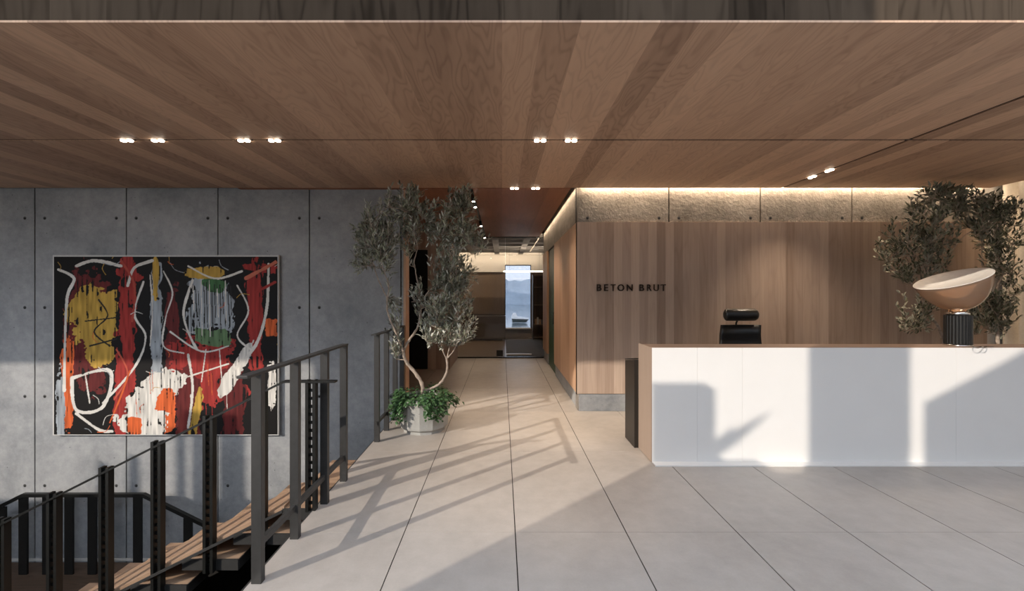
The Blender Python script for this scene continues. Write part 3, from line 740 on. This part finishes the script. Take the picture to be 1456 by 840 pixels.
lathe(bm, prof+inner[::-1], 72); bmesh.ops.transform(bm, matrix=MT, verts=bm.verts)
m, nt, b, out = mat('amber glass'); nt.nodes.remove(b)
T = NT(nt); tr = nt.nodes.new('ShaderNodeBsdfTransparent'); tr.inputs[0].default_value = (.85, .70, .56, 1)
df = nt.nodes.new('ShaderNodeBsdfDiffuse'); df.inputs[0].default_value = (.66, .46, .33, 1)
tl = nt.nodes.new('ShaderNodeBsdfTranslucent'); tl.inputs[0].default_value = (.80, .60, .44, 1)
gl = nt.nodes.new('ShaderNodeBsdfGlossy'); gl.inputs['Roughness'].default_value = .05
a = nt.nodes.new('ShaderNodeMixShader'); a.inputs[0].default_value = .68; nt.links.new(df.outputs[0], a.inputs[1]); nt.links.new(tl.outputs[0], a.inputs[2])
c2 = nt.nodes.new('ShaderNodeMixShader'); c2.inputs[0].default_value = .55; nt.links.new(tr.outputs[0], c2.inputs[1]); nt.links.new(a.outputs[0], c2.inputs[2])
lw = nt.nodes.new('ShaderNodeFresnel'); lw.inputs[0].default_value = 1.5
d2 = nt.nodes.new('ShaderNodeMixShader'); nt.links.new(lw.outputs[0], d2.inputs[0]); nt.links.new(c2.outputs[0], d2.inputs[1]); nt.links.new(gl.outputs[0], d2.inputs[2]); nt.links.new(d2.outputs[0], out.inputs[0])
obj('glass_bowl', bm, m, t)
bm = NB()
lathe(bm, [(.0005, -.03), (.10, -.027), (.20, -.013), (.27, .0), (.29, .004), (.29, .008), (.27, .004), (.20, -.007), (.10, -.021), (.0005, -.024)], 72); bmesh.ops.transform(bm, matrix=MT, verts=bm.verts)
obj('reflector_disc', bm, plain('white lamp reflector', (.80, .76, .70), .35), t)
bm = NB(); bmesh.ops.create_uvsphere(bm, u_segments=20, v_segments=10, radius=.04, matrix=Matrix.Translation((.01, 0, .372)) @ Matrix.Scale(.55, 4, (0,0,1))); obj('bulb', bm, emit('lamp bulb', (1, .80, .60), 30), t)
bm = NB()
pts = [Vector((.02+.12*math.cos(a)*(1-a/30), -.19+.05*math.sin(a*1.3), .006+.004*math.sin(a*3)+.004)) for a in [k*.35 for k in range(26)]]
tube(bm, pts, .003, 6); obj('cable', bm, glass('clear cable', (.8, .8, .8), 2.5), t)

# ------------------------------------------------------------------ trees
def leaf_mat(name, top, under, rough=.45):
    m, nt, b, out = mat(name); T = NT(nt)
    at_ = nt.nodes.new('ShaderNodeAttribute'); at_.attribute_name = 'tone'
    g_ = nt.nodes.new('ShaderNodeNewGeometry')
    c1 = T.mix(at_.outputs['Fac'], tuple(c*.3 for c in top), tuple(min(1, c*1.75) for c in top))
    col = T.mix(g_.outputs['Backfacing'], c1, under)
    nt.links.new(col, b.inputs['Base Color']); b.inputs['Roughness'].default_value = rough
    return m
M['olive'] = leaf_mat('olive leaf', (.22, .235, .17), (.50, .51, .45))
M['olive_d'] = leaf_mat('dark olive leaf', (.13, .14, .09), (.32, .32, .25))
M['ivy'] = leaf_mat('ivy leaf', (.035, .095, .028), (.06, .13, .05), .4)
M['bark'] = plain('olive bark', (.36, .29, .235), .8, 0, .35, 28, .6)

class Leaves:
    def __init__(s): s.v = []; s.f = []; s.t = []
    def add(s, p, d, up, L, w, fold=.25, tone=.5, heart=False):
        d = d.normalized(); side = d.cross(up)
        if side.length < 1e-4: side = d.orthogonal()
        side.normalize(); n = side.cross(d).normalized(); b = len(s.v)
        if heart: prof = ((.0, .35), (.25, 1.), (.65, .6))
        else: prof = ((.0, .05), (.3, .85), (.65, .8))
        mids = [p+d*L*q for q, _ in prof]; droop = -n*L*.12
        Lr = [p+d*L*q+side*w*.5*k+n*w*fold*.5*k for q, k in prof]; Rr_ = [p+d*L*q-side*w*.5*k+n*w*fold*.5*k for q, k in prof]
        tip = p+d*L+droop
        s.v += [mids[0], mids[1], mids[2], tip]+Lr+Rr_
        s.f += [(b, b+1, b+5, b+4), (b+1, b+2, b+6, b+5), (b+2, b+3, b+6), (b+1, b, b+7, b+8), (b+2, b+1, b+8, b+9), (b+3, b+2, b+9)]
        s.t += [tone]*10
    def build(s, name, m, parent):
        me = bpy.data.meshes.new(name); me.from_pydata([tuple(v) for v in s.v], [], s.f)
        a = me.attributes.new('tone', 'FLOAT', 'POINT'); a.data.foreach_set('value', s.t)
        me.materials.append(m); o = bpy.data.objects.new(name, me); C.objects.link(o); o.parent = parent
        return o

def smooth(pts, k=5):
    out = []
    for i in range(len(pts)-1):
        a, b, c, d = pts[max(i-1, 0)], pts[i], pts[i+1], pts[min(i+2, len(pts)-1)]
        for q in range(k):
            t_ = q/k; out.append(.5*((2*b)+(-a+c)*t_+(2*a-5*b+4*c-d)*t_*t_+(-a+3*b-3*c+d)*t_**3))
    out.append(pts[-1]); return out

def tree(t, base, limbs, blobs, D, seed, lm, ntw=7, leaf=.072, zmax=CEIL-.10, ymax=5.93, dens=1.25):
    """limbs: (points in the tree's own metres, r0, r1); blobs: centre, radii, number of sprays"""
    r = random.Random(seed); bm = NB(); nodes = []
    for pts, r0, r1 in limbs:
        P = smooth([Vector(p) for p in pts]); n = len(P)
        P = [p+Vector((r.uniform(-1, 1), r.uniform(-1, 1), 0))*.004 for p in P]
        rad = [r0+(r1-r0)*i/(n-1) for i in range(n)]
        rad = [q*(1+.12*math.sin(i*1.7)) for i, q in enumerate(rad)]
        tube(bm, P, rad, 9); nodes += [(p, rd) for p, rd in zip(P[n//3:], rad[n//3:])]
    LV = Leaves(); wl = t.location
    for c, rad, cnt in blobs:
        c = Vector(c)
        # sub-branches first
        subs = []; tips = []
        for k in range(max(2, cnt//9)):
            a = Vector((r.gauss(0, .5), r.gauss(0, .5), r.gauss(0, .5)))
            q = c+Vector((a.x*rad[0], a.y*rad[1], a.z*rad[2]))
            nb, nr = min(nodes, key=lambda z: (z[0]-q).length+max(0, z[0].z-q.z)*.8)
            m1 = nb.lerp(q, .5)+Vector((r.uniform(-1, 1), r.uniform(-1, 1), r.uniform(0, 1)))*.06*(q-nb).length
            P = smooth([nb, m1, q], 4); rr0 = min(nr*.75, .009)
            tube(bm, P, [rr0+(.0025-rr0)*i/(len(P)-1) for i in range(len(P))], 6); subs += [(p, .004) for p in P[2:]]; tips.append(P[-1])
        nodes += subs
        for k in range(int(cnt*dens)):
            while True:
                a = Vector((r.uniform(-1, 1), r.uniform(-1, 1), r.uniform(-1, 1)))
                if .25 < a.length < 1: break
            q = c+Vector((a.x*rad[0], a.y*rad[1], a.z*rad[2]))
            if k < len(tips): q = tips[k]+Vector((a.x, a.y, a.z))*.05
            nb, nr = min(subs, key=lambda z: (z[0]-q).length)
            if (nb-q).length > .28: nb = q+(nb-q).normalized()*.28
            d0 = (q-nb)
            if d0.length < .06: d0 = Vector((a.x, a.y, abs(a.z)+.5))*.12
            e = nb+d0+Vector((0, 0, .06+.05*r.random()))
            mid = nb.lerp(e, .5)+Vector((r.uniform(-1, 1), r.uniform(-1, 1), -.3))*.02
            P = smooth([nb, mid, e], 5)
            if P[-1].z+wl.z > zmax-.05: 
                for p in P: p.z = min(p.z, zmax-.05-wl.z)
            for p in P: p.y = min(p.y, ymax-.06-wl.y)
            tube(bm, P, [.0025]*len(P), 4, cap=False)
            ax = (P[-1]-P[0]).normalized()
            for i in range(1, ntw):
                s_ = i/(ntw-1); p = P[min(int(s_*(len(P)-1)), len(P)-1)]
                if i < ntw*.3 and r.random() < .5: continue
                for sd in (0, 1):
                    ang = r.random()*6.28; o_ = ax.orthogonal().normalized(); o_.rotate(Matrix.Rotation(ang+sd*3.14, 3, ax))
                    dr = ax*.9+o_*.75+Vector((0, 0, .25))
                    up = Vector((r.gauss(0, .5), r.gauss(0, .5), 1))
                    LV.add(p+Vector((r.gauss(0, 1), r.gauss(0, 1), r.gauss(0, 1)))*.008, dr, up, leaf*r.uniform(.65, 1.15), leaf*.30, .3, r.random())
    LV.v = [Vector((v.x, min(v.y, ymax-wl.y), min(v.z, CEIL-.02-wl.z))) for v in LV.v]
    for v in bm.verts: v.co.z = min(v.co.z, CEIL-.03-wl.z)
    lo = obj('trunk', bm, M['bark'], t); LV.build('foliage', lm, t)

def planter(t, R=.285, H=.40):
    bm = NB()
    n = 12
    rg = lathe(bm, [(R*.86, .0), (R*.86, .03), (R*.985, .055), (R, .075), (R*1.03, H), (R*.92, H), (R*.90, H-.09)], n, smooth=False)
    bm.faces.new(rg[0][::-1])
    o = obj('planter', bm, M['planter'], t)
    bm = NB(); rg = lathe(bm, [(.001, H-.05), (R*.905, H-.06)], n); obj('soil', bm, M['soil'], t)

D = 5.17; k_ = D/F
o = Vector(((603-714)/F*D, D, 0))
t = thing('potted_olive_tree', 'silvery olive tree with ivy in a round concrete planter beside the railing', 'potted tree', o)
def W(x, y, dy=0): p = at(x, y, D); return (p.x-o.x, dy, p.z)
planter(t)
limbs = [([W(603, 572), W(601, 553), W(597, 541, .02), W(586, 527, .04), W(577, 515, .03), W(573, 500, .0), W(573, 496, 0)], .024, .018),
         ([W(573, 500), W(568, 482, -.03), W(559, 460, -.06), W(553, 440, -.08), W(553, 424, -.1), W(546, 408, -.1), W(536, 385, -.08), W(528, 355, -.05)], .013, .005),
         ([W(553, 428, -.1), W(556, 405, -.12), W(548, 375, -.16), W(545, 340, -.14)], .008, .003),
         ([W(573, 500), W(580, 485, .04), W(591, 468, .07), W(596, 448, .08), W(597, 430, .08)], .016, .012),
         ([W(597, 432, .08), W(594, 410, .07), W(590, 388, .05), W(588, 370, .05), W(592, 352, .06), W(588, 325, .05), W(583, 290, .04)], .010, .003),
         ([W(597, 430, .08), W(608, 415, .05), W(622, 403, .02), W(634, 390, 0), W(642, 365, -.02), W(650, 330, -.02), W(660, 300, 0)], .011, .003),
         ([W(602, 556), W(612, 552, -.02), W(625, 545, -.05), W(634, 533, -.06), W(637, 520, -.06), W(636, 508, -.06)], .017, .012),
         ([W(636, 510, -.06), W(630, 495, -.08), W(627, 475, -.1), W(622, 450, -.1)], .008, .003), ([W(636, 510, -.06), W(640, 492, -.05), W(642, 470, -.04), W(640, 440, 0)], .009, .003),
         ([W(637, 508, -.06), W(647, 495, -.02), W(652, 475, .02), W(660, 450, .02)], .008, .003)]
B = lambda x, y, rx, ry, c, dy=0, ryy=None: (W(x, y, dy), (rx*k_, (ryy or min(rx, 34))*k_, ry*k_), c)
blobs = [B(529, 345, 26, 42, 70, -.06), B(545, 372, 28, 30, 36, -.1), B(516, 378, 17, 20, 16), B(556, 325, 20, 40, 36, -.05), B(583, 302, 24, 36, 62, .04), B(576, 345, 20, 24, 20, .1),
         B(614, 322, 18, 32, 30, .05), B(650, 330, 28, 44, 82, -.02), B(660, 292, 15, 22, 20), B(676, 352, 14, 24, 18, -.03), B(642, 372, 22, 22, 22, 0), B(662, 400, 16, 26, 18, .05),
         B(641, 435, 34, 38, 100, -.03), B(628, 480, 30, 26, 46, -.05), B(640, 405, 26, 20, 24, .05), B(660, 475, 20, 24, 22), B(562, 452, 11, 30, 20, .02), B(558, 500, 10, 20, 8, .03), B(587, 425, 10, 30, 8, .1), B(606, 468, 12, 14, 8)]
tree(t, o, limbs, blobs, D, 3, M['olive'], dens=1.55)
# ivy round the rim
LV = Leaves(); r = random.Random(8); bmv = NB()
def strand(a, drop, out_, n):
    p0 = Vector((.24*math.cos(a), .24*math.sin(a), .41+.05*r.random())); p1 = Vector((.31*math.cos(a), .31*math.sin(a), .43)); rr_ = .335+out_
    p2 = Vector((rr_*math.cos(a+.1), rr_*math.sin(a+.1), .40-drop*.5)); p3 = Vector((rr_*math.cos(a+.15), rr_*math.sin(a+.15), .39-drop))
    P = smooth([p0, p1, p2, p3], 6); tube(bmv, P, .002, 4, cap=False)
    for i in range(n):
        p = P[int(r.random()*(len(P)-1))]+Vector((r.gauss(0, 1), r.gauss(0, 1), r.gauss(0, 1)))*.022
        d_ = Vector((math.cos(a)+r.gauss(0, .6), math.sin(a)+r.gauss(0, .6), r.uniform(-.9, .3)))
        LV.add(p, d_, Vector((math.cos(a)*.6, math.sin(a)*.6, .7)), r.uniform(.03, .05), r.uniform(.028, .042), .2, r.random(), True)
for k in range(30): strand(r.uniform(math.radians(185), math.radians(235)), r.uniform(.08, .25), r.uniform(0, .05), 20)
for k in range(20): strand(r.uniform(math.radians(278), math.radians(318)), r.uniform(.08, .24), r.uniform(0, .03), 20)
for k in range(6): strand(r.uniform(math.radians(335), math.radians(352)), r.uniform(.02, .14), r.uniform(.03, .10), 12)
for k in range(26): strand(r.uniform(0, 6.28), r.uniform(-.03, .05), 0, 14)
for k in range(150):
    a = r.random()*6.28; q = .25*math.sqrt(r.random()); LV.add(Vector((q*math.cos(a), q*math.sin(a), .37+.08*r.random())), Vector((r.gauss(0, 1), r.gauss(0, 1), .6)), Vector((0, 0, 1)), .045, .036, .2, r.random(), True)
bmv.free(); lo = LV.build('ivy', M['ivy'], t)

# trees behind the desk
D = 5.35; k_ = D/F
def W(x, y, dy=0): p = at(x, y, D); return (p.x-o.x, dy, p.z)
o = Vector(((1343-714)/F*D, D, 0))
t = thing('potted_olive_tree', 'dark olive tree behind the desk, its crown spreading behind the glass lamp', 'potted tree', o)
planter(t)
limbs = [([(0, 0, .33), (.02, 0, .7), W(1346, 500), W(1341, 482), W(1332, 465, -.02), W(1320, 450, -.03), W(1311, 438, -.03), W(1311, 425, -.02), W(1318, 400, 0), W(1312, 375, 0)], .022, .008),
         ([W(1312, 385, 0), W(1300, 365, -.03), W(1285, 350, -.05)], .007, .003), ([W(1316, 395, 0), W(1326, 360, .0), W(1336, 325, 0), W(1345, 290, 0)], .008, .003),
         ([W(1341, 482), W(1350, 462, 0), W(1358, 440, .05), W(1352, 400, .08), W(1352, 370, .05), W(1370, 340, .03), W(1385, 325, 0)], .010, .004),
         ([W(1330, 465, -.02), W(1318, 470, -.05), W(1306, 460, -.06)], .006, .003)]
blobs = [B(1345, 285, 34, 28, 70), B(1318, 310, 28, 30, 46), B(1290, 350, 34, 34, 76), B(1265, 372, 18, 22, 20), B(1328, 345, 28, 30, 46), B(1300, 388, 30, 22, 44), B(1278, 400, 14, 16, 10),
         B(1375, 303, 24, 24, 42), B(1300, 462, 20, 24, 40), B(1335, 385, 14, 24, 16), B(1322, 440, 12, 14, 8), B(1395, 325, 18, 16, 18)]
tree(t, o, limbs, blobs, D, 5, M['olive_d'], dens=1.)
o = Vector((6.22, 5.40, 0))
t = thing('potted_olive_tree', 'dark olive tree in front of the curtain at the right edge, right of the two', 'potted tree', o)
planter(t)
limbs = [([(0, 0, .33), (-.02, 0, .8), W(1424, 470), W(1418, 440), W(1424, 410), W(1432, 385), W(1424, 350), W(1424, 310)], .022, .006),
         ([W(1420, 435), W(1410, 420), W(1404, 390), W(1402, 350), W(1405, 325)], .009, .003), ([W(1424, 410), W(1445, 390), W(1450, 350)], .008, .003)]
blobs = [B(1424, 305, 22, 26, 56), B(1400, 305, 16, 20, 20), B(1412, 345, 20, 24, 34), B(1424, 380, 22, 26, 44), B(1446, 330, 20, 40, 36), B(1408, 440, 18, 28, 34), B(1425, 455, 20, 34, 50), B(1400, 468, 14, 18, 16), B(1446, 420, 16, 34, 20), B(1390, 450, 10, 16, 8)]
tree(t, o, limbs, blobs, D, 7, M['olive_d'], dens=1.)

# ------------------------------------------------------------------ sun and sky
S = bpy.data.lights.new('sun', 'SUN'); S.energy = 2.95; S.angle = math.radians(.38); S.color = (1, .89, .76)
so = bpy.data.objects.new('sun', S); C.objects.link(so)
az, el = math.radians(48), math.radians(23)
dv = Vector((math.sin(az)*math.cos(el), math.cos(az)*math.cos(el), -math.sin(el)))
so.rotation_euler = dv.to_track_quat('-Z', 'Y').to_euler(); so.location = (-10, -8, 8)
w = bpy.data.worlds.new('world'); bpy.context.scene.world = w; w.use_nodes = True
nt = w.node_tree; bg = nt.nodes['Background']; T = NT(nt)
tc = nt.nodes.new('ShaderNodeTexCoord'); sx = nt.nodes.new('ShaderNodeSeparateXYZ'); nt.links.new(tc.outputs['Generated'], sx.inputs[0])
col = T.ramp(sx.outputs[2], [(0., (.42, .40, .38)), (.04, (.81, .855, .92)), (.6, (.68, .76, .88))])
nt.links.new(col, bg.inputs[0]); bg.inputs[1].default_value = 3.4

sc = bpy.context.scene
sc.view_settings.view_transform = 'Standard'; sc.view_settings.look = 'None'; sc.view_settings.exposure = .32
sc.cycles.use_denoising = True; sc.cycles.max_bounces = 8; sc.cycles.sample_clamp_indirect = 6
sc.cycles.transparent_max_bounces = 16
